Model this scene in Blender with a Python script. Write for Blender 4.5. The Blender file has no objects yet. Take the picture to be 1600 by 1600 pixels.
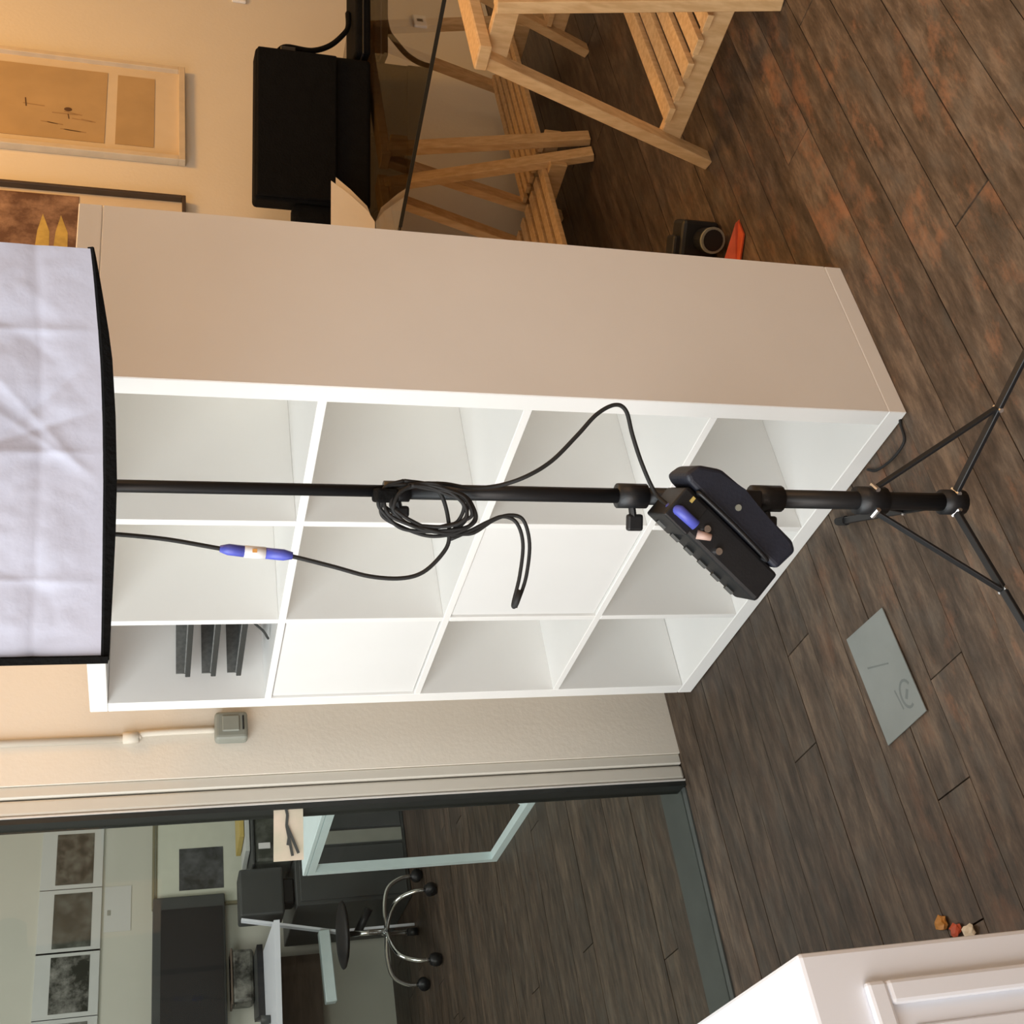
import bpy, bmesh, math, random
from mathutils import Vector, Matrix

sc = bpy.context.scene
# ------------------------------------------------------------------ camera
CAM = Vector((2.520, -1.271, 1.344))
FPX = 1842.6
MROWS = [[0.58633, 0.809948, 0.014199], [-0.772148, 0.564095, -0.292547], [-0.244957, 0.160565, 0.956146]]
cd = bpy.data.cameras.new('camera')
cd.sensor_fit = 'HORIZONTAL'; cd.sensor_width = 36.0
cd.lens = FPX / 1600.0 * 36.0
cd.clip_start = 0.05
co = bpy.data.objects.new('camera', cd)
sc.collection.objects.link(co)
# the phone was held sideways: scene "right" is picture up, scene "down" is picture right
r_, f_, u_ = (Vector(r) for r in MROWS)
cam_x, cam_y, cam_z = -u_, r_, -f_
m = Matrix((cam_x, cam_y, cam_z)).transposed().to_4x4()
m.translation = CAM
co.matrix_world = m
sc.camera = co

# ------------------------------------------------------------------ world, daylight, lamps, fills, exposure
w = bpy.data.worlds.new('world'); sc.world = w; w.use_nodes = True
bg = w.node_tree.nodes['Background']
bg.inputs[0].default_value = (0.62, 0.86, 1.0, 1); bg.inputs[1].default_value = 0.5
sc.view_settings.view_transform = 'Standard'
sc.view_settings.look = 'None'
sc.view_settings.exposure = -0.07
sc.view_settings.gamma = 1.0
sc.view_settings.use_curve_mapping = False

def area(name, loc, target, sx, sy, power, color):
    l = bpy.data.lights.new(name, 'AREA'); l.shape = 'RECTANGLE'; l.size = sx; l.size_y = sy
    l.energy = power; l.color = color
    o = bpy.data.objects.new(name, l); sc.collection.objects.link(o)
    o.location = loc
    o.rotation_euler = (Vector(target) - Vector(loc)).to_track_quat('-Z', 'Y').to_euler()
    return o
area('window_daylight', (2.2, -2.52, 2.55), (1.0, 0.0, 0.7), 1.8, 1.7, 54, (0.93, 0.97, 0.97))
area('window_daylight', (0.55, -2.52, 2.55), (0.6, 0.0, 0.7), 1.6, 1.7, 60, (0.92, 0.98, 1.0))
area('window_fill_low', (1.5, -2.52, 1.3), (0.8, 0.0, 0.8), 3.0, 0.7, 32, (1.0, 0.80, 0.68))  # warm fill added across the lower window to lift shelf cells and chest
area('ceiling_lamp_light', (1.3, 2.3, 3.2), (-0.1, 2.0, 1.4), 0.5, 0.5, 36, (1.0, 0.46, 0.06))
area('ceiling_lamp_light', (0.62, 0.75, 3.2), (-0.15, 0.0, 1.9), 0.3, 0.3, 5.5, (1.0, 0.46, 0.06))
area('side_room_light', (-2.2, 0.0, 3.5), (-2.6, 0.3, 0.0), 1.6, 1.6, 54, (1.0, 0.97, 0.97))
area('right_side_fill', (3.9, 1.2, 2.0), (1.0, 0.4, 0.8), 1.6, 1.6, 23, (1.0, 0.55, 0.27))  # unseen warm fill, added to light the shelf's side panel

# ------------------------------------------------------------------ materials
def mat(name, col, rough=0.5, metal=0.0, noise=0.0, nscale=20.0, bump=0.0, bscale=60.0, spec=0.5, stretch=(1, 1, 1), col2=None):
    mt = bpy.data.materials.new(name); mt.use_nodes = True
    nt = mt.node_tree; p = nt.nodes['Principled BSDF']
    p.inputs['Base Color'].default_value = (*col, 1); p.inputs['Roughness'].default_value = rough
    p.inputs['Metallic'].default_value = metal
    p.inputs['Specular IOR Level'].default_value = spec
    tc = nt.nodes.new('ShaderNodeTexCoord'); mp = nt.nodes.new('ShaderNodeMapping')
    mp.inputs['Scale'].default_value = stretch
    nt.links.new(tc.outputs['Object'], mp.inputs['Vector'])
    if noise or col2:
        n = nt.nodes.new('ShaderNodeTexNoise'); n.inputs['Scale'].default_value = nscale; n.inputs['Detail'].default_value = 5
        nt.links.new(mp.outputs[0], n.inputs['Vector'])
        rp = nt.nodes.new('ShaderNodeValToRGB')
        c2 = col2 if col2 else tuple(c * (1 - noise) for c in col)
        rp.color_ramp.elements[0].position = 0.35; rp.color_ramp.elements[0].color = (*c2, 1)
        rp.color_ramp.elements[1].position = 0.65; rp.color_ramp.elements[1].color = (*col, 1)
        nt.links.new(n.outputs[0], rp.inputs[0]); nt.links.new(rp.outputs[0], p.inputs['Base Color'])
    if bump:
        n2 = nt.nodes.new('ShaderNodeTexNoise'); n2.inputs['Scale'].default_value = bscale; n2.inputs['Detail'].default_value = 4
        nt.links.new(mp.outputs[0], n2.inputs['Vector'])
        b = nt.nodes.new('ShaderNodeBump'); b.inputs['Strength'].default_value = bump; b.inputs['Distance'].default_value = 0.01
        nt.links.new(n2.outputs[0], b.inputs['Height']); nt.links.new(b.outputs[0], p.inputs['Normal'])
    return mt

M = {}
M['white_laminate'] = mat('white_laminate', (0.90, 0.895, 0.87), 0.42, noise=0.02, nscale=6)
M['door_laminate'] = mat('door_laminate', (0.84, 0.84, 0.82), 0.4, noise=0.02, nscale=6)
M['back_board'] = mat('back_board', (0.92, 0.895, 0.81), 0.6, noise=0.03, nscale=8)
M['wall_paint'] = mat('wall_paint', (0.74, 0.69, 0.60), 0.8, noise=0.03, nscale=3, bump=0.06, bscale=90)
M['plain_wall'] = mat('plain_wall', (0.74, 0.69, 0.60), 0.9, noise=0.02, nscale=2)
M['trim_light'] = mat('trim_light', (0.66, 0.64, 0.60), 0.6, noise=0.04)
M['pipe_paint'] = mat('pipe_paint', (0.64, 0.59, 0.50), 0.85, noise=0.03)
M['trim_paint'] = mat('trim_paint', (0.60, 0.57, 0.50), 0.6, noise=0.04, nscale=5)
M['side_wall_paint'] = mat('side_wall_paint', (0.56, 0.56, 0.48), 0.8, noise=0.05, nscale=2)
M['ceiling_paint'] = mat('ceiling_paint', (0.85, 0.83, 0.79), 0.9, noise=0.02)
M['black_gasket'] = mat('black_gasket', (0.012, 0.014, 0.013), 0.5, noise=0.1)
M['black_metal'] = mat('black_metal', (0.008, 0.009, 0.011), 0.45, noise=0.1, nscale=40)
M['black_plastic'] = mat('black_plastic', (0.009, 0.010, 0.012), 0.45, noise=0.1, nscale=60, bump=0.05, bscale=300)
M['navy_plastic'] = mat('navy_plastic', (0.012, 0.015, 0.027), 0.55, noise=0.2, nscale=30, bump=0.08, bscale=200)
M['black_fabric'] = mat('black_fabric', (0.006, 0.006, 0.006), 0.9, noise=0.2, nscale=30, bump=0.3, bscale=150, spec=0.1)
M['rubber'] = mat('rubber', (0.010, 0.010, 0.010), 0.7, noise=0.1)
M['blue_plastic'] = mat('blue_plastic', (0.09, 0.11, 0.52), 0.4, noise=0.05)
M['white_plastic'] = mat('white_plastic', (0.8, 0.8, 0.8), 0.4, noise=0.02)
M['steel'] = mat('steel', (0.75, 0.76, 0.78), 0.2, 1.0, noise=0.05)
M['chrome'] = mat('chrome', (0.8, 0.82, 0.84), 0.12, 1.0, noise=0.02)
M['pine'] = mat('pine', (0.76, 0.53, 0.28), 0.55, nscale=14, stretch=(6, 6, 1.2), col2=(0.62, 0.40, 0.19), bump=0.05)
M['frame_wood'] = mat('frame_wood', (0.62, 0.52, 0.38), 0.5, noise=0.1, nscale=20)
M['dark_frame'] = mat('dark_frame', (0.05, 0.028, 0.012), 0.5, noise=0.2)
M['mat_board'] = mat('mat_board', (0.66, 0.56, 0.42), 0.8, noise=0.03)
M['kraft_paper'] = mat('kraft_paper', (0.47, 0.33, 0.17), 0.85, noise=0.12, nscale=7)
M['ink'] = mat('ink', (0.10, 0.05, 0.02), 0.8, noise=0.1)
M['ink_soft'] = mat('ink_soft', (0.36, 0.23, 0.11), 0.8, noise=0.2)
M['paper'] = mat('paper', (0.86, 0.76, 0.60), 0.8, noise=0.03)
M['grey_card'] = mat('grey_card', (0.245, 0.27, 0.26), 0.45, nscale=7, col2=(0.215, 0.24, 0.23), bump=0.05)
M['grey_card_mark'] = mat('grey_card_mark', (0.17, 0.195, 0.19), 0.6, noise=0.1)
M['switch_grey'] = mat('switch_grey', (0.26, 0.27, 0.23), 0.5, noise=0.1)
M['teal_white'] = mat('teal_white', (0.76, 0.90, 0.92), 0.4, noise=0.04)
M['dark_grey'] = mat('dark_grey', (0.055, 0.060, 0.058), 0.5, noise=0.15, nscale=9)
M['screen_black'] = mat('screen_black', (0.010, 0.009, 0.009), 0.6, noise=0.1)
M['tray_wire'] = mat('tray_wire', (0.03, 0.032, 0.03), 0.5, noise=0.1)
M['tray_mesh'] = mat('tray_mesh', (0.19, 0.195, 0.185), 0.7, noise=0.3, nscale=90)
M['white_paint'] = mat('white_paint', (0.84, 0.88, 0.95), 0.35, noise=0.02, nscale=6)
M['olive_line'] = mat('olive_line', (0.22, 0.20, 0.12), 0.6, noise=0.1)
M['pale_mat'] = mat('pale_mat', (0.55, 0.57, 0.54), 0.8, noise=0.03)
M['cream_mat'] = mat('cream_mat', (0.62, 0.64, 0.53), 0.8, noise=0.04)
M['yellow'] = mat('yellow', (0.55, 0.42, 0.12), 0.6, noise=0.1)
M['pear_yellow'] = mat('pear_yellow', (0.56, 0.40, 0.10), 0.6, noise=0.3, nscale=25)
M['orange_red'] = mat('orange_red', (0.62, 0.10, 0.035), 0.5, noise=0.25, nscale=30)
M['brown_wood'] = mat('brown_wood', (0.13, 0.095, 0.07), 0.6, noise=0.3, nscale=8, stretch=(1, 1, 6))
M['flyer_paper'] = mat('flyer_paper', (0.66, 0.56, 0.45), 0.7, nscale=14, col2=(0.52, 0.50, 0.38))
M['threshold'] = mat('threshold', (0.062, 0.070, 0.066), 0.45, noise=0.15, nscale=12)
M['amber'] = mat('amber', (0.6, 0.27, 0.05), 0.5, noise=0.2)
M['skin_tone_plastic'] = mat('tan_plastic', (0.55, 0.38, 0.32), 0.5, noise=0.1)

def photo_mat(name, dark, light, scale, seed):
    mt = bpy.data.materials.new(name); mt.use_nodes = True; nt = mt.node_tree; p = nt.nodes['Principled BSDF']
    p.inputs['Roughness'].default_value = 0.35
    tc = nt.nodes.new('ShaderNodeTexCoord'); mp = nt.nodes.new('ShaderNodeMapping'); mp.inputs['Location'].default_value = (seed, seed * 2, seed)
    n = nt.nodes.new('ShaderNodeTexNoise'); n.inputs['Scale'].default_value = scale; n.inputs['Detail'].default_value = 6; n.inputs['Roughness'].default_value = 0.7
    rp = nt.nodes.new('ShaderNodeValToRGB')
    rp.color_ramp.elements[0].position = 0.42; rp.color_ramp.elements[0].color = (*dark, 1)
    rp.color_ramp.elements[1].position = 0.66; rp.color_ramp.elements[1].color = (*light, 1)
    nt.links.new(tc.outputs['Object'], mp.inputs['Vector']); nt.links.new(mp.outputs[0], n.inputs['Vector'])
    nt.links.new(n.outputs[0], rp.inputs[0]); nt.links.new(rp.outputs[0], p.inputs['Base Color'])
    return mt
M['photo_1'] = photo_mat('photo_print_1', (0.02, 0.022, 0.015), (0.16, 0.16, 0.13), 12, 1)
M['photo_2'] = photo_mat('photo_print_2', (0.035, 0.04, 0.03), (0.13, 0.14, 0.12), 9, 4)
M['photo_3'] = photo_mat('photo_print_3', (0.02, 0.022, 0.015), (0.30, 0.30, 0.27), 7, 9)
M['photo_4'] = photo_mat('photo_print_4', (0.03, 0.03, 0.025), (0.25, 0.25, 0.22), 10, 14)
M['photo_5'] = photo_mat('photo_print_5', (0.03, 0.032, 0.03), (0.11, 0.115, 0.12), 8, 22)
M['brown_photo'] = photo_mat('brown_photo', (0.12, 0.055, 0.025), (0.36, 0.22, 0.14), 9, 3)

def glass_mat(name, tint, refl):
    mt = bpy.data.materials.new(name); mt.use_nodes = True; nt = mt.node_tree
    nt.nodes.remove(nt.nodes['Principled BSDF'])
    out = nt.nodes['Material Output']
    tr = nt.nodes.new('ShaderNodeBsdfTransparent'); tr.inputs[0].default_value = (*tint, 1)
    gl = nt.nodes.new('ShaderNodeBsdfGlossy'); gl.inputs['Roughness'].default_value = 0.02
    fr = nt.nodes.new('ShaderNodeFresnel'); fr.inputs['IOR'].default_value = refl
    mx = nt.nodes.new('ShaderNodeMixShader')
    ge = nt.nodes.new('ShaderNodeNewGeometry'); inv = nt.nodes.new('ShaderNodeMath'); inv.operation = 'SUBTRACT'; inv.inputs[0].default_value = 1.0
    ml = nt.nodes.new('ShaderNodeMath'); ml.operation = 'MULTIPLY'
    nt.links.new(ge.outputs['Backfacing'], inv.inputs[1]); nt.links.new(inv.outputs[0], ml.inputs[0]); nt.links.new(fr.outputs[0], ml.inputs[1])
    nt.links.new(ml.outputs[0], mx.inputs[0]); nt.links.new(tr.outputs[0], mx.inputs[1]); nt.links.new(gl.outputs[0], mx.inputs[2])
    nt.links.new(mx.outputs[0], out.inputs['Surface'])
    return mt
M['door_glass'] = glass_mat('door_glass', (0.94, 0.955, 0.94), 1.25)
M['table_glass'] = glass_mat('table_glass', (0.60, 0.58, 0.52), 2.3)

def plank_mat():
    mt = bpy.data.materials.new('worn_plank'); mt.use_nodes = True; nt = mt.node_tree; N = nt.nodes; L = nt.links
    p = N['Principled BSDF']
    geo = N.new('ShaderNodeNewGeometry'); oi = N.new('ShaderNodeObjectInfo')
    at = N.new('ShaderNodeAttribute'); at.attribute_type = 'GEOMETRY'; at.attribute_name = 'shade'
    mp = N.new('ShaderNodeMapping'); mp.inputs['Scale'].default_value = (17, 3.4, 10)
    L.new(geo.outputs['Position'], mp.inputs['Vector'])
    off = N.new('ShaderNodeVectorMath'); off.operation = 'ADD'
    sc3 = N.new('ShaderNodeMath'); sc3.operation = 'MULTIPLY'; sc3.inputs[1].default_value = 3.0
    L.new(oi.outputs['Random'], sc3.inputs[0])
    L.new(mp.outputs[0], off.inputs[0]); L.new(sc3.outputs[0], off.inputs[1])
    grain = N.new('ShaderNodeTexNoise'); grain.inputs['Scale'].default_value = 2.0; grain.inputs['Detail'].default_value = 10; grain.inputs['Roughness'].default_value = 0.74
    L.new(off.outputs[0], grain.inputs['Vector'])
    r1 = N.new('ShaderNodeValToRGB'); e = r1.color_ramp.elements
    e[0].position = 0.30; e[0].color = (0.026, 0.018, 0.0125, 1)
    e[1].position = 0.72; e[1].color = (0.205, 0.146, 0.100, 1)
    q = e.new(0.5); q.color = (0.088, 0.062, 0.043, 1)
    L.new(grain.outputs[0], r1.inputs[0])
    # worn patches: rusty red/orange paint and grey
    mp2 = N.new('ShaderNodeMapping'); mp2.inputs['Scale'].default_value = (9.0, 4.2, 3)
    L.new(geo.outputs['Position'], mp2.inputs['Vector'])
    off2 = N.new('ShaderNodeVectorMath'); off2.operation = 'ADD'
    sc4 = N.new('ShaderNodeMath'); sc4.operation = 'MULTIPLY'; sc4.inputs[1].default_value = 0.8
    L.new(oi.outputs['Random'], sc4.inputs[0]); L.new(mp2.outputs[0], off2.inputs[0]); L.new(sc4.outputs[0], off2.inputs[1])
    pn = N.new('ShaderNodeTexNoise'); pn.inputs['Scale'].default_value = 1.3; pn.inputs['Detail'].default_value = 6; pn.inputs['Roughness'].default_value = 0.7
    L.new(off2.outputs[0], pn.inputs['Vector'])
    r2 = N.new('ShaderNodeValToRGB'); e = r2.color_ramp.elements
    e[0].position = 0.53; e[0].color = (0, 0, 0, 1); e[1].position = 0.68; e[1].color = (1, 1, 1, 1)
    L.new(pn.outputs[0], r2.inputs[0])
    # rust patches only towards the right-hand side of the room, where the paint has worn
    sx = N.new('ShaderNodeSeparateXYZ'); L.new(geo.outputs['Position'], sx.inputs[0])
    mr = N.new('ShaderNodeMapRange'); mr.inputs[1].default_value = 0.5; mr.inputs[2].default_value = 1.25; mr.inputs[3].default_value = 0.12; mr.inputs[4].default_value = 0.75
    L.new(sx.outputs[0], mr.inputs[0])
    mu = N.new('ShaderNodeMath'); mu.operation = 'MULTIPLY'; L.new(r2.outputs[0], mu.inputs[0]); L.new(mr.outputs[0], mu.inputs[1])
    mx = N.new('ShaderNodeMix'); mx.data_type = 'RGBA'; L.new(mu.outputs[0], mx.inputs[0]); L.new(r1.outputs[0], mx.inputs[6]); mx.inputs[7].default_value = (0.27, 0.125, 0.065, 1)
    pn2 = N.new('ShaderNodeTexNoise'); pn2.inputs['Scale'].default_value = 2.3; pn2.inputs['Detail'].default_value = 5
    L.new(off2.outputs[0], pn2.inputs['Vector'])
    r3 = N.new('ShaderNodeValToRGB'); e = r3.color_ramp.elements
    e[0].position = 0.52; e[0].color = (0, 0, 0, 1); e[1].position = 0.72; e[1].color = (0.36, 0.36, 0.36, 1)
    L.new(pn2.outputs[0], r3.inputs[0])
    mx2 = N.new('ShaderNodeMix'); mx2.data_type = 'RGBA'; L.new(r3.outputs[0], mx2.inputs[0]); L.new(mx.outputs[2], mx2.inputs[6]); mx2.inputs[7].default_value = (0.115, 0.108, 0.092, 1)
    # per plank tone
    mr2 = N.new('ShaderNodeMapRange'); mr2.inputs[3].default_value = 0.80; mr2.inputs[4].default_value = 1.18
    L.new(oi.outputs['Random'], mr2.inputs[0])
    # the boards get darker from right to left across the room
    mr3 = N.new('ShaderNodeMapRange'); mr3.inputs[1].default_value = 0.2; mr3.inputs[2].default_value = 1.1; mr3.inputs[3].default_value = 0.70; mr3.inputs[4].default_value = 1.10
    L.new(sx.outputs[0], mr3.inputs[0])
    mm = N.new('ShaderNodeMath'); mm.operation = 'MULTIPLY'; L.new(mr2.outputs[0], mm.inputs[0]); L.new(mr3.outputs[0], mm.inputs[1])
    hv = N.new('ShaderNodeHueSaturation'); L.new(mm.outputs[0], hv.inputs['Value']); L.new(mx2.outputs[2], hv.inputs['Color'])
    L.new(hv.outputs[0], p.inputs['Base Color'])
    p.inputs['Roughness'].default_value = 0.5; p.inputs['Specular IOR Level'].default_value = 0.35
    bp = N.new('ShaderNodeBump'); bp.inputs['Strength'].default_value = 0.35; bp.inputs['Distance'].default_value = 0.004
    L.new(grain.outputs[0], bp.inputs['Height']); L.new(bp.outputs[0], p.inputs['Normal'])
    return mt
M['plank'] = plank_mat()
M['subfloor'] = mat('subfloor', (0.012, 0.009, 0.007), 0.9, noise=0.2)

# ------------------------------------------------------------------ helpers
C = sc.collection
def V(*a): return Vector(a)
def link(name, bm, m, parent=None, smooth=False, loc=None):
    me = bpy.data.meshes.new(name)
    bmesh.ops.recalc_face_normals(bm, faces=bm.faces)
    bm.to_mesh(me); bm.free()
    if smooth:
        for p in me.polygons: p.use_smooth = True
    me.materials.append(M[m] if isinstance(m, str) else m)
    o = bpy.data.objects.new(name, me); C.objects.link(o)
    if parent is not None:
        o.parent = parent
        o.matrix_parent_inverse = parent.matrix_world.inverted() if parent.type != 'EMPTY' else Matrix.Translation(-parent.location)
    return o
def thing(name, label, cat, loc=(0, 0, 0), group=None):
    o = bpy.data.objects.new(name, None); o.empty_display_size = 0.05; C.objects.link(o); o.location = loc
    o['label'] = label; o['category'] = cat
    if group: o['group'] = group
    return o
def tag(o, label, cat, group=None):
    o['label'] = label; o['category'] = cat
    if group: o['group'] = group
    return o
def struct(name, bm, m, parent=None, smooth=False):
    o = link(name, bm, m, parent, smooth)
    if parent is None: o['kind'] = 'structure'
    return o
def box(bm, lo, hi, bev=0.0, seg=1):
    lo, hi = Vector(lo), Vector(hi)
    r = bmesh.ops.create_cube(bm, size=1.0)
    vs = r['verts']
    for v in vs:
        v.co = Vector([(lo[i] + hi[i]) / 2 + v.co[i] * (hi[i] - lo[i]) for i in range(3)])
    if bev:
        es = set(e for v in vs for e in v.link_edges)
        bmesh.ops.bevel(bm, geom=list(es), offset=bev, segments=seg, affect='EDGES', profile=0.5)
    return bm
def B(lo, hi, bev=0.0, seg=1):
    bm = bmesh.new(); return box(bm, lo, hi, bev, seg)
def obox(bm, c, ax, ay, az, sx, sy, sz, bev=0.0, seg=1):
    """box centred at c with unit axes"""
    r = bmesh.ops.create_cube(bm, size=1.0); vs = r['verts']
    ax, ay, az, c = Vector(ax).normalized(), Vector(ay).normalized(), Vector(az).normalized(), Vector(c)
    if bev:
        for v in vs: v.co = Vector((v.co.x * sx, v.co.y * sy, v.co.z * sz))
        es = set(e for v in vs for e in v.link_edges)
        rr = bmesh.ops.bevel(bm, geom=list(es), offset=bev, segments=seg, affect='EDGES', profile=0.5)
        vv = set(v for f in rr['faces'] for v in f.verts) | set(v for v in vs if v.is_valid)
        # every vertex connected to this block
        st = list(vv); seen = set(vv)
        while st:
            a = st.pop()
            for e in a.link_edges:
                b = e.other_vert(a)
                if b not in seen: seen.add(b); st.append(b)
        for v in seen: v.co = c + ax * v.co.x + ay * v.co.y + az * v.co.z
    else:
        for v in vs: v.co = c + ax * v.co.x * sx + ay * v.co.y * sy + az * v.co.z * sz
    return bm
def bar(bm, a, b, wd, th, up=(0, 0, 1), bev=0.0):
    a, b = Vector(a), Vector(b); d = (b - a); L = d.length; d.normalize()
    up = Vector(up)
    s = d.cross(up)
    if s.length < 1e-4: s = d.cross(Vector((1, 0, 0)))
    s.normalize(); t = s.cross(d)
    return obox(bm, (a + b) / 2, s, t, d, wd, th, L, bev)
def tube(bm, pts, r, n=8, caps=True):
    pts = [Vector(p) for p in pts]; rings = []
    prev = None
    for i, p in enumerate(pts):
        if i == 0: d = pts[1] - p
        elif i == len(pts) - 1: d = p - pts[i - 1]
        else: d = pts[i + 1] - pts[i - 1]
        d.normalize()
        if prev is None:
            s = d.cross(Vector((0, 0, 1)))
            if s.length < 1e-3: s = d.cross(Vector((1, 0, 0)))
        else:
            s = prev - d * prev.dot(d)
        s.normalize(); prev = s; t = d.cross(s)
        rr = r[i] if isinstance(r, (list, tuple)) else r
        rings.append([bm.verts.new(p + (s * math.cos(2 * math.pi * k / n) + t * math.sin(2 * math.pi * k / n)) * rr) for k in range(n)])
    for a, b in zip(rings, rings[1:]):
        for k in range(n): bm.faces.new((a[k], a[(k + 1) % n], b[(k + 1) % n], b[k]))
    if caps:
        bm.faces.new(rings[0][::-1]); bm.faces.new(rings[-1])
    return bm
def spline(pts, k=6):
    P = [Vector(p) for p in pts]; P = [P[0] * 2 - P[1]] + P + [P[-1] * 2 - P[-2]]
    out = []
    for i in range(1, len(P) - 2):
        for j in range(k):
            t = j / k; a, b, c, d = P[i - 1], P[i], P[i + 1], P[i + 2]
            out.append(0.5 * ((2 * b) + (c - a) * t + (2 * a - 5 * b + 4 * c - d) * t * t + (3 * b - a - 3 * c + d) * t ** 3))
    out.append(P[-2]); return out
def prism(bm, pts, off):
    """polygon pts extruded along vector off"""
    off = Vector(off)
    a = [bm.verts.new(Vector(p)) for p in pts]; b = [bm.verts.new(Vector(p) + off) for p in pts]
    n = len(a); bm.faces.new(a); bm.faces.new(b[::-1])
    for i in range(n): bm.faces.new((a[i], b[i], b[(i + 1) % n], a[(i + 1) % n]))
    return bm
def newbm(): return bmesh.new()

# ------------------------------------------------------------------ floor: every visible plank is a part
XL, XR, YF, YB, HC = -0.15, 4.4, -2.4, 4.0, 3.6      # main room
floor = struct('floor', B((-4.45, -2.5, -0.10), (XR, YB, -0.016)), 'subfloor')
def px(p):
    q = Vector(p) - CAM
    a, b, c = r_.dot(q), f_.dot(q), u_.dot(q)
    if b < 0.2: return None
    return (800 - FPX * c / b, 800 - FPX * a / b)
random.seed(7)
PW = 0.103
boards = []
nx0, nx1 = int((-4.4 - 0.99) / PW) - 1, int((XR - 0.99) / PW) + 1
fixed = {0: -0.44, 5: 0.18, 6: -0.02, 1: -1.05, 4: 0.95}       # end joints seen in the photo
for i in range(nx0, nx1):
    x0 = 0.992 + (i - 1) * PW; x1 = x0 + PW
    if x0 < -4.44 or x1 > XR: continue
    y = -2.38 + random.uniform(-1.2, 0)
    cuts = []
    while y < YB:
        cuts.append(y); y += random.uniform(1.5, 3.4)
    cuts.append(YB)
    if i in fixed:
        cuts = [c for c in cuts if abs(c - fixed[i]) > 0.7] + [fixed[i]]; cuts.sort()
    for a, b in zip(cuts, cuts[1:]):
        a = max(a, -2.38)
        if b - a < 0.05: continue
        boards.append((x0, x1, a, b))
def seen_size(bd):
    x0, x1, a, b = bd; n = 0; s = 0
    k = 12
    for j in range(k):
        y = a + (b - a) * (j + 0.5) / k
        q = px(((x0 + x1) / 2, y, 0))
        if q and -15 < q[0] < 1615 and -15 < q[1] < 1615:
            d = (Vector(((x0 + x1) / 2, y, 0)) - CAM).length; s += (b - a) / k / d ** 2
    return s
ranked = sorted(boards, key=seen_size, reverse=True)
parts = [b for b in ranked if seen_size(b) > 0][:290]
rest = ranked[len(parts):]
base = newbm()
r = box(base, (-0.5, -0.5, -0.015), (0.5, 0.5, 0.0))
pm = None
for bd in parts:
    x0, x1, a, b = bd
    if pm is None:
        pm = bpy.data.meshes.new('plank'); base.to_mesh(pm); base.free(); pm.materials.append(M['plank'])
    o = bpy.data.objects.new('plank', pm); C.objects.link(o); o.parent = floor
    g = random.uniform(0.0012, 0.0028)
    o.location = ((x0 + x1) / 2, (a + b) / 2, random.uniform(-0.0018, 0.0))
    o.scale = (PW - g, (b - a) - 0.003, 1)
rb = newbm()
for x0, x1, a, b in rest: box(rb, (x0 + 0.001, a + 0.0015, -0.015), (x1 - 0.001, b - 0.0015, -0.001))
if len(rb.verts):
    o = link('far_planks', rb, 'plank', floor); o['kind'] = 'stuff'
else: rb.free()

# ------------------------------------------------------------------ room shell
struct('wall_left', B((XL - 0.055, -0.10, 0), (XL, YB, HC)), 'wall_paint')
struct('wall_back', B((XL, YB, 0), (XR, YB + 0.1, HC)), 'plain_wall')
struct('wall_right', B((XR, YF, 0), (XR + 0.1, YB, HC)), 'plain_wall')
bm = newbm()                                                       # shopfront wall around the big window
box(bm, (-0.4, YF - 0.1, 0), (XR, YF, 0.9)); box(bm, (-0.4, YF - 0.1, 3.45), (XR, YF, HC))
box(bm, (-0.4, YF - 0.1, 0.9), (-0.27, YF, 3.45)); box(bm, (3.1, YF - 0.1, 0.9), (XR, YF, 3.45))
struct('wall_front', bm, 'plain_wall')
bm = newbm()
for x in (-0.25, 1.37, 3.07): box(bm, (x - 0.025, YF - 0.07, 0.9), (x + 0.025, YF - 0.02, 3.45))
for z in (0.92, 1.66, 3.43): box(bm, (-0.27, YF - 0.07, z - 0.02), (3.1, YF - 0.02, z + 0.02))
struct('window_1', bm, 'white_paint')
struct('ceiling', B((-4.5, -2.5, HC), (XR + 0.1, YB + 0.1, HC + 0.1)), 'ceiling_paint')
# neighbouring room behind the glass
struct('wall_far', B((-4.45, -2.5, 0), (-4.35, 2.6, HC)), 'side_wall_paint')
struct('wall_side_room_back', B((-4.45, 2.3, 0), (XL - 0.055, 2.4, HC)), 'side_wall_paint')
struct('wall_side_room_front', B((-4.45, -2.5, 0), (-0.4, -2.4, HC)), 'side_wall_paint')
# jamb post at the end of the left wall: rounded cover, lip and black gasket
bm = newbm()
box(bm, (XL - 0.055, -0.128, 0), (XL - 0.004, -0.10, HC), 0.003)
box(bm, (XL - 0.05, -0.168, 0), (XL - 0.008, -0.131, HC), 0.006, 2)
struct('trim_1', bm, 'trim_paint')
struct('trim_2', B((-0.20, -0.174, 0), (-0.157, -0.170, HC)), 'trim_light')
bm = newbm(); box(bm, (-0.205, -0.187, 0), (-0.160, -0.174, HC)); box(bm, (-0.215, -0.187, 0), (-0.203, -0.10, HC))
struct('trim_3', bm, 'black_gasket')
bm = newbm()
prism(bm, [(-0.165, -0.19, -0.002), (-0.272, -2.39, -0.002), (-0.41, -2.39, -0.002), (-0.32, -0.12, -0.002)], (0, 0, 0.006))
struct('trim_4', bm, 'threshold')
pane = newbm(); prism(pane, [(-0.185, -0.19, 0.004), (-0.29, -2.39, 0.004), (-0.29, -2.39, HC - 0.02), (-0.185, -0.19, HC - 0.02)], (-0.008, 0, 0))
struct('window_2', pane, 'door_glass')

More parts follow.
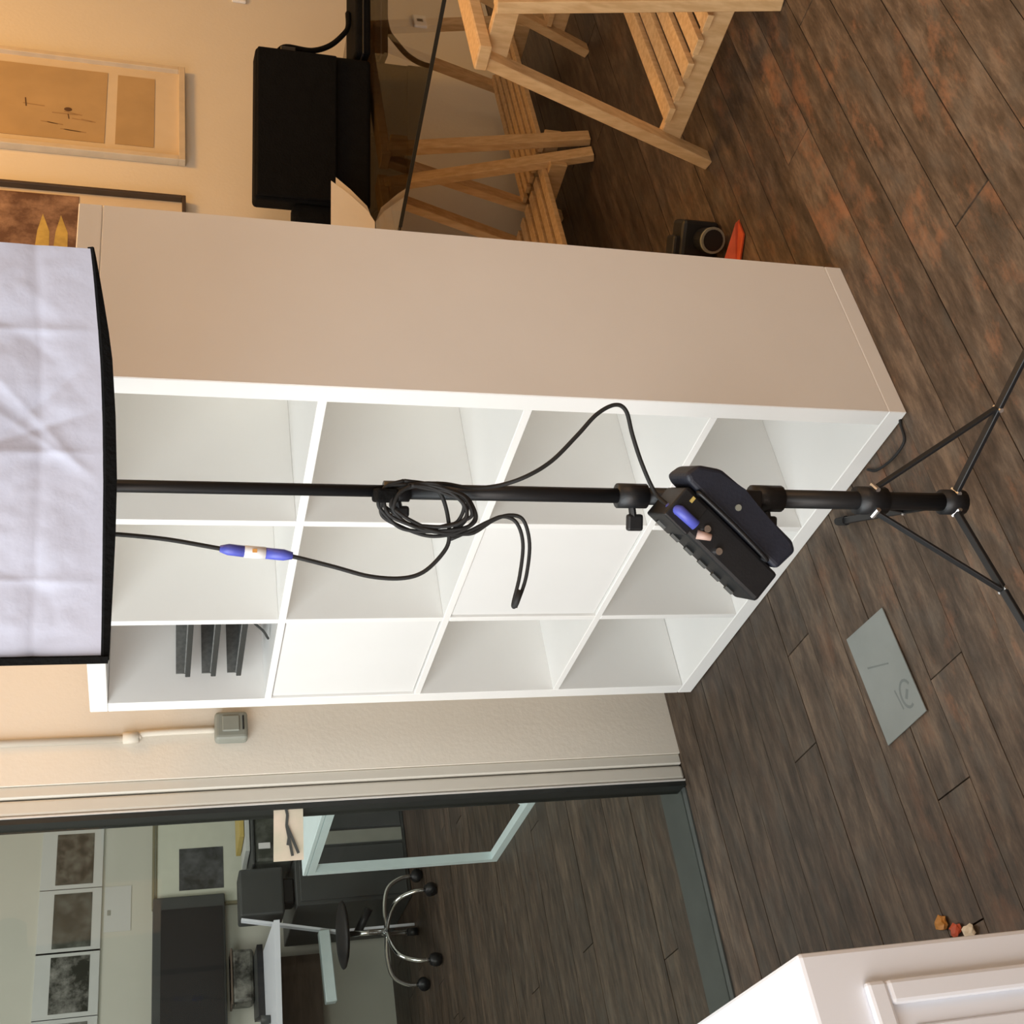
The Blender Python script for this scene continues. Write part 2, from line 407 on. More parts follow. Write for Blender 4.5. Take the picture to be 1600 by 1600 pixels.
# ------------------------------------------------------------------ shelving unit
W, H, D = 1.112, 1.468, 0.39
OT, IT = 0.038, 0.0155
sh = thing('cube_shelf', 'tall white cube shelving unit, three cells wide and four high', 'shelf', (W / 2, D / 2, 0))
zc = [0.0155 * 0 + OT + k * 0.3525 for k in range(5)]
zsv = [OT + (4 - k) * 0.35 - 0.007 for k in (3, 2, 1)]              # centres of the three inner shelves
xdv = [OT + 0.35 * k - 0.007 for k in (1, 2)]
e = 0.0006
link('bottom_board', B((0, 0, 0), (W, D, OT), 0.0015), 'white_laminate', sh)
link('top_board', B((0, 0, H - OT), (W, D, H), 0.0015), 'white_laminate', sh)
for x in (0, W - OT):
    link('side_panel', B((x, 0.0, OT + e), (x + OT, D, H - OT - e), 0.0015), 'white_laminate', sh)
for z in zsv:
    link('shelf', B((OT, 0.001, z - IT / 2), (W - OT, D - 0.012, z + IT / 2), 0.001), 'white_laminate', sh)
lev = [OT] + [z for z in zsv] + [H - OT]
for j in range(4):
    lo = lev[j] + (IT / 2 if j else 0); hi = lev[j + 1] - (IT / 2 if j < 3 else 0)
    for x in xdv:
        link('divider', B((x - IT / 2, 0.001, lo), (x + IT / 2, D - 0.012, hi), 0.001), 'white_laminate', sh)
link('back_panel', B((OT, D - 0.011, OT), (W - OT, D - 0.001, H - OT)), 'back_board', sh)
xl = [OT, xdv[0], xdv[1], W - OT]
def door(ci, rj, hole):
    lo = lev[rj] + (IT / 2 if rj else 0); hi = lev[rj + 1] - (IT / 2 if rj < 3 else 0)
    a = xl[ci] + (IT / 2 if ci else 0); b = xl[ci + 1] - (IT / 2 if ci < 2 else 0)
    g = 0.002
    link('cell_door', B((a + g, 0.006, lo + g), (b - g, 0.022, hi - g), 0.002), 'door_laminate', sh)
door(0, 2, True); door(1, 1, True)

# letter trays in the top left cell
tr = thing('letter_tray_rack', 'three-tier dark wire letter tray rack in the top left shelf cell', 'tray', (0.23, 0.19, 1.08))
z0 = lev[3] + IT / 2
for k in range(3):
    zt = z0 + 0.055 + k * 0.056
    b2 = newbm()
    rim = [(0.10, 0.05, zt), (0.36, 0.05, zt), (0.36, 0.31, zt + 0.0), (0.10, 0.31, zt)]
    box(b2, (0.075, 0.05, zt), (0.370, 0.315, zt + 0.002))
    box(b2, (0.075, 0.05, zt), (0.370, 0.053, zt + 0.012)); box(b2, (0.075, 0.312, zt), (0.370, 0.315, zt + 0.03))
    box(b2, (0.075, 0.05, zt), (0.078, 0.315, zt + 0.03))
    ty = link('tray', b2, 'tray_mesh', tr)
    link('front_lip', B((0.072, 0.043, zt - 0.001), (0.3705, 0.049, zt + 0.010), 0.001), 'tray_wire', ty)
for wp in ([(0.368, 0.06, z0 + 0.225), (0.345, 0.06, z0 + 0.235), (0.34, 0.06, z0 + 0.19), (0.335, 0.06, z0 + 0.1), (0.333, 0.06, z0 + 0.004)], [(0.335, 0.06, z0 + 0.06), (0.28, 0.06, z0 + 0.04), (0.245, 0.06, z0 + 0.018), (0.21, 0.06, z0 + 0.004)], [(0.14, 0.30, z0 + 0.003), (0.14, 0.30, z0 + 0.2)], [(0.365, 0.30, z0 + 0.003), (0.365, 0.30, z0 + 0.22)]):
    link('wire', tube(newbm(), spline(wp, 5), 0.0028, 6), 'tray_wire', tr, True)


# ------------------------------------------------------------------ conduit and switch on the left wall
cn = thing('conduit_pipe', 'thin painted conduit pipe running down the wall to the switch box', 'pipe', (XL + 0.01, 0, 1.2))
b2 = newbm(); tube(b2, [(XL + 0.004, 0.002, HC), (XL + 0.004, 0.002, 1.385)], 0.009, 12); link('pipe', b2, 'pipe_paint', cn, True)
b2 = newbm(); tube(b2, [(XL + 0.008, 0.002, 1.40), (XL + 0.008, 0.003, 1.365)], 0.0135, 10); link('coupling', b2, 'pipe_paint', cn, True)
b2 = newbm(); tube(b2, spline([(XL + 0.008, 0.003, 1.366), (XL + 0.008, 0.012, 1.345), (XL + 0.008, 0.014, 1.2), (XL + 0.008, 0.014, 1.19)], 4), 0.008, 8); link('lower_pipe', b2, 'pipe_paint', cn, True)
sw = thing('switch_box', 'small grey surface-mounted switch box on the wall left of the shelf', 'switch', (XL, 0.01, 1.15))
link('housing', B((XL, -0.022, 1.115), (XL + 0.035, 0.050, 1.192), 0.009, 3), 'switch_grey', sw)
link('rocker', B((XL + 0.034, -0.004, 1.135), (XL + 0.040, 0.036, 1.175), 0.002), 'switch_grey', sw)
link('slot', B((XL + 0.035, 0.0, 1.124), (XL + 0.0375, 0.036, 1.128)), 'black_plastic', sw)
oc = thing('wall_socket', 'small white wall socket at the top edge, beyond the large framed drawing', 'socket', (XL, 3.17, 1.04))
link('socket_plate', B((XL, 3.135, 1.015), (XL + 0.012, 3.215, 1.07), 0.003), 'white_plastic', oc)
link('socket_hole', B((XL + 0.012, 3.165, 1.03), (XL + 0.0125, 3.185, 1.055)), 'black_plastic', oc)

# ------------------------------------------------------------------ framed pictures on the left wall
def frame_rails(p, y0, y1, z0, z1, wd, dp, m, x=XL, nm='frame_rail'):
    link(nm, B((x, y0, z0), (x + dp, y1, z0 + wd), 0.0015), m, p)
    link(nm, B((x, y0, z1 - wd), (x + dp, y1, z1), 0.0015), m, p)
    link(nm, B((x, y0, z0 + wd), (x + dp, y0 + wd, z1 - wd), 0.0015), m, p)
    link(nm, B((x, y1 - wd, z0 + wd), (x + dp, y1, z1 - wd), 0.0015), m, p)
fa = thing('framed_drawing', 'large pale-framed brownish drawing with a small dark bird-like mark, on the wall behind the shelf', 'picture', (XL, 2.37, 1.6))
frame_rails(fa, 2.108, 2.632, 1.25, 2.25, 0.022, 0.028, 'frame_wood')
link('mat_board', B((XL, 2.13, 1.272), (XL + 0.010, 2.61, 2.228)), 'mat_board', fa)
link('drawing_sheet', B((XL + 0.010, 2.175, 1.512), (XL + 0.012, 2.565, 2.15)), 'kraft_paper', fa)
link('drawing_sheet', B((XL + 0.010, 2.178, 1.353), (XL + 0.012, 2.56, 1.478)), 'kraft_paper', fa)
b2 = newbm()
bmesh.ops.create_uvsphere(b2, u_segments=10, v_segments=6, radius=1)
for v in b2.verts: v.co = V(XL + 0.0125 + v.co.x * 0.001, 2.335 + v.co.y * 0.011, 1.633 + v.co.z * 0.013)
bar(b2, (XL + 0.0125, 2.31, 1.632), (XL + 0.0125, 2.285, 1.628), 0.003, 0.001, (1, 0, 0))
link('ink_mark', b2, 'ink', fa)
link('ink_stroke', bar(newbm(), (XL + 0.0125, 2.33, 1.765), (XL + 0.0125, 2.375, 1.770), 0.004, 0.001, (1, 0, 0)), 'ink', fa)
b2 = newbm()
random.seed(3)
for k in range(9):
    y = 2.22 + 0.03 * (k % 5); zz = 1.54 + random.random() * 0.2
    bar(b2, (XL + 0.0122, y, zz), (XL + 0.0122, y + random.uniform(0.0, 0.012), zz + random.uniform(0.03, 0.09)), 0.004, 0.0005, (1, 0, 0))
link('pencil_lines', b2, 'ink_soft', fa)
fb = thing('framed_photograph', 'dark-framed brown photograph with two yellow pointed shapes, just above the shelf top', 'picture', (XL, 1.6, 1.6))
frame_rails(fb, 1.10, 1.925, 1.25, 2.25, 0.012, 0.03, 'dark_frame')
link('mat_board', B((XL, 1.112, 1.262), (XL + 0.008, 1.913, 2.238)), 'mat_board', fb)
link('photo_print', B((XL + 0.008, 1.16, 1.578), (XL + 0.010, 1.895, 2.18)), 'brown_photo', fb)
for dz, hh in ((1.675, 0.022), (1.622, 0.022)):
    b2 = newbm(); prism(b2, [(XL + 0.0102, 1.60, dz - hh), (XL + 0.0102, 1.72, dz - hh * 0.8), (XL + 0.0102, 1.80, dz + 0.006), (XL + 0.0102, 1.72, dz + hh * 0.8), (XL + 0.0102, 1.60, dz + hh)], (0.0006, 0, 0))
    link('yellow_shape', b2, 'pear_yellow', fb)

# ------------------------------------------------------------------ trestles and glass table
def trestle(x0, y0, y1, hw, apex, label, slat_x=None, nsl=5, spread=0.02):
    t = thing('trestle', label, 'trestle', (x0, (y0 + y1) / 2, 0), 'pine trestles under the glass table')
    za = 0.655
    for y in (y0, y1):
        for s in (-1, 1):
            b2 = newbm(); bar(b2, (x0 + s * hw, y, 0.0), (apex + (s * 0.02 if s < 0 else spread), y, za - 0.01), 0.028, 0.045, (0, 1, 0), 0.002)
            link('leg', b2, 'pine', t)
        zb = 0.13; xa = x0 - hw + (apex - x0 + hw) * zb / za; xb = x0 + hw - (x0 + hw - apex - spread) * zb / za
        dy = 0.028 if y == y0 else -0.028
        b2 = newbm(); box(b2, (xa - 0.012, y + dy - 0.011, zb - 0.045), (xb + 0.012, y + dy + 0.011, zb + 0.012), 0.002)
        link('crossbar', b2, 'pine', t)
        b2 = newbm(); box(b2, (apex - 0.05, y + dy - 0.011, za - 0.075), (apex + spread + 0.03, y + dy + 0.011, za - 0.02), 0.002)
        link('top_cleat', b2, 'pine', t)
    link('top_beam', B((apex - 0.03, y0 - 0.04, za - 0.018), (apex + 0.03, y1 + 0.04, za + 0.012), 0.003), 'pine', t)
    a = slat_x[0] if slat_x else xa + 0.01; b = slat_x[1] if slat_x else xb - 0.01
    sp = (b - a) / nsl
    for k in range(nsl):
        link('slat', B((a + sp * (k + 0.16), y0 - 0.01, 0.143), (a + sp * (k + 0.80), y1 + 0.01, 0.159), 0.001), 'pine', t)
    return t
trestle(1.065, 1.075, 1.76, 0.222, 1.07, 'pale pine trestle standing nearest the camera at the table front corner', (0.935, 1.245), 5, 0.112)
trestle(0.105, 1.10, 1.765, 0.222, 0.105, 'pine trestle half hidden behind the shelf side panel', None, 6)
trestle(0.17, 1.835, 2.50, 0.165, 0.19, 'narrower pine trestle in the shade against the wall, behind the half-hidden one', None, 6)
trestle(0.70, 2.10, 2.75, 0.222, 0.73, 'pine trestle farthest back, only one leg showing beyond the near trestle', None, 5)
GZ = 0.668
b2 = newbm()
prism(b2, [(-0.13, 1.325, GZ), (0.31, 1.352, GZ), (1.45, 1.455, GZ), (1.45, 2.72, GZ), (-0.13, 2.72, GZ)], (0, 0, 0.010))
gt = thing('glass_tabletop', 'clear glass tabletop lying on the pine trestles', 'table', (0.6, 2.0, GZ))
link('glass_sheet', b2, 'table_glass', gt)
b2 = newbm(); bar(b2, (-0.13, 1.3225, GZ + 0.005), (0.31, 1.3495, GZ + 0.005), 0.0102, 0.003, (0, 0, 1)); bar(b2, (0.31, 1.3495, GZ + 0.005), (1.45, 1.4525, GZ + 0.005), 0.003, 0.0102, (0, 0, 1))
link('dark_edge', b2, 'black_gasket', gt)

# things on the glass table
TZ = GZ + 0.0105
bd = V(0.52, 0.853, 0).normalized(); bn = V(-0.853, 0.52, 0).normalized()     # along / away from camera
bag = thing('laptop_bag', 'black fabric laptop bag with a shoulder strap standing on the glass table', 'bag', (0.16, 1.96, TZ))
A0 = V(0.055, 1.735, 0); L0 = 0.495
b2 = newbm(); obox(b2, A0 + bd * (L0 / 2) + bn * 0.06 + V(0, 0, TZ + 0.186), bd, bn, (0, 0, 1), L0, 0.10, 0.370, 0.014, 3); link('bag_body', b2, 'black_fabric', bag)
b2 = newbm(); obox(b2, A0 + bd * (L0 / 2) + bn * 0.0 + V(0, 0, TZ + 0.24), bd, bn, (0, 0, 1), L0 * 0.97, 0.014, 0.25, 0.005, 2); link('front_flap', b2, 'black_fabric', bag)
b2 = newbm(); obox(b2, A0 - bd * 0.03 + bn * 0.06 + V(0, 0, TZ + 0.13), bd, bn, (0, 0, 1), 0.07, 0.08, 0.24, 0.02, 3); link('end_pocket', b2, 'black_fabric', bag)
b2 = newbm()
P0 = A0 + bd * (L0 + 0.005) + bn * 0.05
tube(b2, spline([P0 + V(0, 0, TZ + 0.30), P0 + bd * 0.022 + V(0, 0, TZ + 0.27), P0 + bd * 0.02 + V(0, 0, TZ + 0.19), P0 + bd * 0.045 + V(0, 0, TZ + 0.13), P0 + bd * 0.09 + V(0, 0, TZ + 0.085), P0 + bd * 0.13 + bn * 0.02 + V(0, 0, TZ + 0.067), P0 + bd * 0.19 + bn * 0.05 + V(0, 0, TZ + 0.063)], 6), 0.009, 6)
link('shoulder_strap', b2, 'black_fabric', bag, True)
b2 = newbm(); obox(b2, P0 + bd * 0.008 + V(0, 0, TZ + 0.265), bd, bn, (0, 0, 1), 0.02, 0.03, 0.05, 0.003); link('buckle', b2, 'black_plastic', bag)
cs = thing('flat_case', 'flat black case lying on the glass table beside the laptop bag', 'case', (0.45, 2.4, TZ))
b2 = newbm(); obox(b2, A0 + bd * (L0 + 0.33) + bn * 0.10 + V(0, 0, TZ + 0.0285), bd, bn, (0, 0, 1), 0.63, 0.20, 0.050, 0.01, 3); link('case_body', b2, 'black_fabric', cs)
b2 = newbm(); obox(b2, A0 + bd * (L0 + 0.33) + bn * 0.10 + V(0, 0, TZ + 0.0285), bd, bn, (0, 0, 1), 0.635, 0.205, 0.005, 0.001); link('zip', b2, 'black_plastic', cs)
for k, (dx, top, lab) in enumerate(((0.0, 0.140, 'cream paper sheet standing in front of the bag, nearest the shelf edge'), (0.028, 0.122, 'thin cream paper sheet fanned out behind the larger cream sheet'))):
    b2 = newbm(); q = A0 - bn * (0.055 - 0.02 * k)
    s = 0.02 * k
    prism(b2, [q + bd * (0.055 + s) + V(0, 0, TZ + top), q + bd * (0.02 + s) + V(0, 0, TZ + top * 0.62), q + bd * (-0.03 + s) + V(0, 0, TZ + top * 0.18), q + bd * (-0.065) + V(0, 0, TZ + 0.001), q - bd * 0.17 + V(0, 0, TZ + 0.001), q - bd * 0.17 + V(0, 0, TZ + top)], bn * 0.002)
    tag(link('paper_sheet', b2, 'paper'), lab, 'paper', 'cream paper sheets on the glass table')

# ------------------------------------------------------------------ camera and orange wedge on floor behind shelf
vd = (CAM - V(0.74, 0.87, 0)); vd.z = 0; vd.normalize(); vt = V(-vd.y, vd.x, 0)
cm = thing('camera_body', 'black camera with a ringed lens standing on the floor beside the shelf', 'camera', (0.74, 0.88, 0))
cc = V(0.735, 0.865, 0)
b2 = newbm(); obox(b2, cc + V(0, 0, 0.052), vt, vd, (0, 0, 1), 0.13, 0.07, 0.098, 0.010, 2); link('body', b2, 'black_plastic', cm)
b2 = newbm(); obox(b2, cc + V(0, 0, 0.106), vt, vd, (0, 0, 1), 0.05, 0.05, 0.022, 0.006, 2); link('viewfinder', b2, 'black_plastic', cm)
b2 = newbm(); q = cc + vt * 0.02 + V(0, 0, 0.042); tube(b2, [q + vd * 0.034, q + vd * 0.085], 0.030, 20); link('lens', b2, 'black_plastic', cm, False)
b2 = newbm(); tube(b2, [q + vd * 0.08, q + vd * 0.088], 0.032, 20); tube(b2, [q + vd * 0.08, q + vd * 0.0885], 0.0, 20) if False else None
link('lens_ring', b2, 'switch_grey', cm)
b2 = newbm(); tube(b2, [q + vd * 0.088, q + vd * 0.0892], 0.026, 20); link('front_glass', b2, 'screen_black', cm)
oc2 = cc + vd * 0.135 + vt * 0.02
b2 = newbm(); prism(b2, [oc2 + vt * 0.05 + V(0, 0, 0.001), oc2 + vt * 0.02 + vd * 0.035 + V(0, 0, 0.001), oc2 - vt * 0.14 + vd * 0.03 + V(0, 0, 0.001), oc2 - vt * 0.14 - vd * 0.03 + V(0, 0, 0.001)], (0, 0, 0.004))
wd = thing('orange_wedge', 'orange-red wedge lying on the floor next to the camera', 'wedge', oc2)
b3 = newbm()
vs = [b3.verts.new(p) for p in (oc2 + vt * 0.055 + V(0, 0, 0.002), oc2 - vt * 0.14 + vd * 0.035 + V(0, 0, 0.002), oc2 - vt * 0.14 - vd * 0.03 + V(0, 0, 0.002), oc2 - vt * 0.14 + V(0, 0, 0.05), oc2 + vt * 0.045 + V(0, 0, 0.012))]
for f in ((0, 1, 2), (1, 3, 2), (0, 4, 1), (4, 3, 1), (0, 2, 4), (4, 2, 3)): b3.faces.new([vs[i] for i in f])
link('wedge_body', b3, 'orange_red', wd); link('wedge_base', b2, 'orange_red', wd)

# ------------------------------------------------------------------ light stand
n = V(0.798, -0.603, 0).normalized(); t = V(-n.y, n.x, 0)           # n: towards camera side, t: to the right
PB = V(1.205, -0.277, 0)
def PL(l, z, off=0.0): return PB + t * l + n * off + V(0, 0, z)
st = thing('light_stand', 'black tripod light stand in front of the white shelf', 'stand', PB)
def cyl(a, b, r, nn=14, bm=None):
    bm = bm or newbm(); return tube(bm, [a, b], r, nn)
def pole(name, z0, z1, r): return link(name, cyl(PL(0, z0), PL(0, z1), r), 'black_metal', st, True)
pole('pole_section', 0.07, 0.425, 0.0150); pole('pole_section', 0.425, 0.652, 0.0135)
pole('pole_section', 0.652, 1.006, 0.0115); pole('pole_section', 1.006, 1.78, 0.0088)
def collar(z, r, h, kl, kind):
    c = link('clamp_collar', cyl(PL(0, z - h / 2), PL(0, z + h / 2), r, 16), 'black_plastic', st, True)
    b2 = newbm(); tube(b2, [PL(-r * 0.5, z, 0), PL(-r - kl * 0.45, z - 0.004, 0.0)], 0.006, 8)
    obox(b2, PL(-r - kl * 0.62, z - 0.006, 0), t, n, (0, 0, 1), kl * 0.75, 0.012, 0.026, 0.004, 2)
    k = link('knob', b2, 'black_plastic', c); k.parent = c; k.matrix_parent_inverse = c.matrix_world.inverted()
collar(0.652, 0.019, 0.046, 0.034, 0); collar(1.012, 0.015, 0.036, 0.022, 0)
collar(0.425, 0.021, 0.050, 0.026, 0)
link('leg_hub', cyl(PL(0, 0.062), PL(0, 0.102), 0.021, 16), 'black_plastic', st, True)
link('sliding_collar', cyl(PL(0, 0.212), PL(0, 0.262), 0.023, 16), 'black_plastic', st, True)
for ang, R in ((27, 0.43), (-92, 0.43), (148.5, 0.43)):
    d = V(math.cos(math.radians(ang)), math.sin(math.radians(ang)), 0)
    foot = PB + d * R + V(0, 0, 0.010); hub = PB + d * 0.020 + V(0, 0, 0.080)
    lg = link('leg', bar(newbm(), hub, foot, 0.013, 0.008, (0, 0, 1), 0.001), 'black_metal', st)
    b2 = newbm(); tube(b2, [foot - d * 0.01, foot + d * 0.022], [0.010, 0.008], 10)
    ft = link('rubber_foot', b2, 'rubber', lg)
    mid = hub.lerp(foot, 0.36)
    br = link('brace', bar(newbm(), PB + d * 0.022 + V(0, 0, 0.235), mid + V(0, 0, 0.004), 0.010, 0.006, (0, 0, 1), 0.001), 'black_metal', st)
    s = V(-d.y, d.x, 0); top = PB + d * 0.024 + V(0, 0, 0.235)
    for q_, w_, own in ((mid, 0.009, br), (top, 0.010, br), (hub, 0.010, lg)):
        link('rivet', tube(newbm(), [q_ - s * w_, q_ + s * w_], 0.0042, 8), 'steel', own)

# ------------------------------------------------------------------ softbox on top of the stand
sb = thing('softbox', 'rectangular photo softbox with wrinkled white diffuser and black rim, on the light stand', 'softbox', PL(0, 1.4))
FO = 0.20
lr, ll, zb, zt_ = 0.272, -0.197, 1.402, 2.10
def creased(u, v):
    d = 0.0
    for (a, b, c, s) in ((1, 0.02, 0.50, 0.010), (0.03, 1, 0.33, 0.010), (0.02, 1, 0.11, 0.008), (1, -0.05, 0.18, 0.008), (1, 0.05, 0.80, 0.009), (0.6, 0.8, 0.45, 0.006), (0.7, -0.7, 0.30, 0.006), (0.02, 1, 0.62, 0.01), (-0.5, 0.85, -0.2, 0.006), (0.9, 0.5, 0.55, 0.006)):
        e_ = (a * u + b * v - c)
        d += 0.0034 * math.exp(-abs(e_) / 0.016) * (1 if (c * 100) % 2 < 1 else -1) - 0.0012 * math.exp(-(e_ / 0.06) ** 2)
    return d
def zwhite(l):
    pts = sorted((a, b_) for a, b_, c in RIM0)
    if l <= pts[0][0]: return pts[0][1]
    for (a, b_), (c, d) in zip(pts, pts[1:]):
        if a <= l <= c: return b_ + (d - b_) * (l - a) / (c - a)
    return pts[-1][1]
RIM0 = [(0.274, 1.4125, 1.4112), (0.262, 1.4110, 1.4086), (0.240, 1.4085, 1.4045), (0.210, 1.4055, 1.3992), (0.178, 1.4025, 1.3938), (0.147, 1.3998, 1.3895), (0.081, 1.3965, 1.3850), (0.008, 1.3948, 1.3825), (-0.053, 1.3944, 1.3831), (-0.114, 1.3943, 1.3851), (-0.157, 1.3944, 1.3866), (-0.203, 1.3946, 1.3884)]
random.seed(11)
b2 = newbm(); NU, NV = 150, 200; g = []
from mathutils import noise as mn
for i in range(NU + 1):
    row = []
    for j in range(NV + 1):
        u = i / NU; v = j / NV
        l = ll + (lr - ll) * u; z = zb + 0.0 + (zt_ - zb) * v
        zlo = zwhite(l); z = zlo + (zt_ - zlo) * v
        bulge = 0.018 * math.sin(math.pi * u) * math.sin(math.pi * min(1, v * 1.0))
        nz = mn.noise(Vector((u * 9, v * 13, 0.3))) * 0.0022 + mn.noise(Vector((u * 30, v * 40, 5))) * 0.0008
        nz += abs(mn.noise(Vector((u * 5 + 3, v * 7, 2.0)))) * 0.006
        row.append(b2.verts.new(PL(l, z, FO + 0.004 + (bulge * 0.5 + creased(u, v) + nz) * min(1.0, v * 14))))
    g.append(row)
for i in range(NU):
    for j in range(NV): b2.faces.new((g[i][j], g[i + 1][j], g[i + 1][j + 1], g[i][j + 1]))
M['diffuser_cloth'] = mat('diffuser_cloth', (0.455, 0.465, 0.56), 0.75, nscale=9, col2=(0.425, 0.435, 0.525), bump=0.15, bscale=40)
link('diffuser', b2, 'diffuser_cloth', sb, True)
# black rim, bowed along the bottom, then the shell tapering back to the speed ring
RIM = RIM0
b2 = newbm(); rows = []
for (l, zw, zk) in RIM:
    rows.append([b2.verts.new(PL(l, zw + 0.006, FO + 0.001)), b2.verts.new(PL(l, zw, FO + 0.007)), b2.verts.new(PL(l, zk, FO + 0.002)), b2.verts.new(PL(l * 0.985, zk + 0.003, FO - 0.03))])
for p_, q_ in zip(rows, rows[1:]):
    for k in range(3): b2.faces.new((p_[k], q_[k], q_[k + 1], p_[k + 1]))
link('bottom_rim', b2, 'black_fabric', sb)
b2 = newbm(); bar(b2, PL(ll - 0.005, zb - 0.0125, FO - 0.005), PL(ll - 0.005, zt_, FO - 0.005), 0.008, 0.03, n)
link('side_rim', b2, 'black_fabric', sb)
b2 = newbm()
f4 = [PL(ll, zb + 0.002, FO - 0.012), PL(lr - 0.006, zb + 0.018, FO - 0.012), PL(lr, zt_, FO - 0.006), PL(ll, zt_, FO - 0.006)]
q4 = [PL(-0.07, 1.68, -0.05), PL(0.07, 1.68, -0.05), PL(0.07, 1.82, -0.05), PL(-0.07, 1.82, -0.05)]
a4 = [b2.verts.new(p) for p in f4]; c4 = [b2.verts.new(p) for p in q4]
for k in range(4): b2.faces.new((a4[k], a4[(k + 1) % 4], c4[(k + 1) % 4], c4[k]))
b2.faces.new(c4)
link('shell', b2, 'black_fabric', sb)
b2 = newbm(); tube(b2, [PL(0, 1.75, -0.05), PL(0, 1.75, -0.22)], 0.06, 20); link('lamp_head', b2, 'black_plastic', sb, True)

# ------------------------------------------------------------------ battery power pack strapped to the stand
pk = thing('power_pack', 'black battery power pack with knobs hanging tilted on the light stand', 'battery', PL(-0.03, 0.5, 0.05))
la = (t * -0.655 + V(0, 0, -0.756)).normalized(); wa = (t * 0.756 + V(0, 0, -0.655)).normalized()   # long axis, cross axis (towards lower right)
c0 = PL(-0.025, 0.633, 0.0)
def PK(a, b, d): return c0 + la * a + wa * b + n * d
def pbox(a0, a1, b0, b1, d0, d1, bev=0.006, seg=2, bm=None):
    bm = bm or newbm(); return obox(bm, PK((a0 + a1) / 2, (b0 + b1) / 2, (d0 + d1) / 2), la, wa, n, a1 - a0, b1 - b0, d1 - d0, bev, seg)
link('pack_body', pbox(0.0, 0.198, 0.0, 0.055, 0.018, 0.085), 'black_plastic', pk)
b2 = newbm()
prism(b2, [PK(-0.004, 0.057, 0.02), PK(-0.017, 0.062, 0.02), PK(-0.011, 0.086, 0.02), PK(0.022, 0.107, 0.02), PK(0.068, 0.110, 0.02), PK(0.107, 0.106, 0.02), PK(0.180, 0.107, 0.02), PK(0.195, 0.098, 0.02), PK(0.189, 0.057, 0.02)], n * 0.070)
bmesh.ops.bevel(b2, geom=b2.edges[:], offset=0.007, segments=3, affect='EDGES', profile=0.5)
link('battery_block', b2, 'navy_plastic', pk, False)
link('control_panel', pbox(-0.003, 0.045, -0.003, 0.050, 0.022, 0.088, 0.003), 'black_plastic', pk)
for a_, b_ in ((0.098, 0.014), (0.062, 0.026)): link('panel_knob', tube(newbm(), [PK(a_, b_, 0.084), PK(a_, b_, 0.091)], 0.0055, 12), 'steel', pk)
b2 = newbm()
tube(b2, [PK(0.056, 0.010, 0.086), PK(0.074, 0.020, 0.092)], [0.007, 0.005], 10)
link('tan_plug', b2, 'skin_tone_plastic', pk, True)
for k in range(6):
    link('side_rib', tube(newbm(), [PK(0.012 + 0.030 * k, -0.003, 0.04), PK(0.028 + 0.030 * k, -0.003, 0.04)], 0.004, 6), 'dark_grey', pk)
b2 = newbm(); obox(b2, PK(0.016, 0.042, 0.089), la, wa, n, 0.005, 0.009, 0.002)
link('indicator', b2, 'yellow', pk)
b2 = newbm()
tube(b2, spline([PK(0.02, 0.055, 0.084), PK(0.02, 0.055, 0.095), PK(0.09, 0.056, 0.098), PK(0.16, 0.055, 0.095), PK(0.16, 0.055, 0.084)], 5), 0.0035, 6)
link('carry_handle', b2, 'black_plastic', pk, True)
b2 = newbm()
q = PL(0, 0.44, 0.0); obox(b2, PL(-0.012, 0.46, 0.0), t, n, (0, 0, 1), 0.05, 0.055, 0.03, 0.004, 2)
link('stand_clamp', b2, 'black_plastic', pk)
b2 = newbm(); tube(b2, [PK(0.078, 0.082, 0.088), PK(0.078, 0.082, 0.092)], 0.005, 10); link('battery_button', b2, 'switch_grey', pk)

# ------------------------------------------------------------------ cable with blue connectors
OFF = 0.035
cb = thing('power_cable', 'thin black coiled cable with blue connectors hanging on the light stand', 'cable', PL(0, 0.95, OFF))
def cab(pts, r=0.0030, off=OFF, jit=0.0):
    return tube(newbm(), spline([PL(p[0], p[1], off + (p[2] if len(p) > 2 else 0)) for p in pts], 7), r, 8)
link('cable_run', cab([(-0.062, 1.42), (-0.063, 1.386), (-0.069, 1.324), (-0.081, 1.254), (-0.085, 1.221), (-0.086, 1.2), (-0.09, 1.165), (-0.105, 1.104), (-0.118, 1.055), (-0.121, 1.01), (-0.112, 0.978), (-0.086, 0.951), (-0.064, 0.942), (-0.028, 0.946), (-0.001, 0.957), (0.006, 0.975)], 0.0030), 'rubber', cb, True)
b2 = newbm(); tube(b2, [PL(-0.081, 1.256, OFF), PL(-0.082, 1.245, OFF), PL(-0.0845, 1.224, OFF)], [0.0045, 0.0078, 0.0078], 12)
link('blue_sleeve', b2, 'blue_plastic', cb, True)
b2 = newbm(); tube(b2, [PL(-0.0868, 1.196, OFF), PL(-0.089, 1.172, OFF), PL(-0.090, 1.160, OFF)], [0.0078, 0.0078, 0.0050], 12)
link('blue_sleeve', b2, 'blue_plastic', cb, True)
b2 = newbm(); tube(b2, [PL(-0.0845, 1.224, OFF), PL(-0.0868, 1.196, OFF)], 0.0084, 12)
link('white_coupler', b2, 'white_plastic', cb, True)
b2 = newbm(); obox(b2, PL(-0.083, 1.211, OFF + 0.0084), t, n, (0, 0, 1), 0.005, 0.0012, 0.006); link('coupler_mark', b2, 'amber', cb)
random.seed(5)
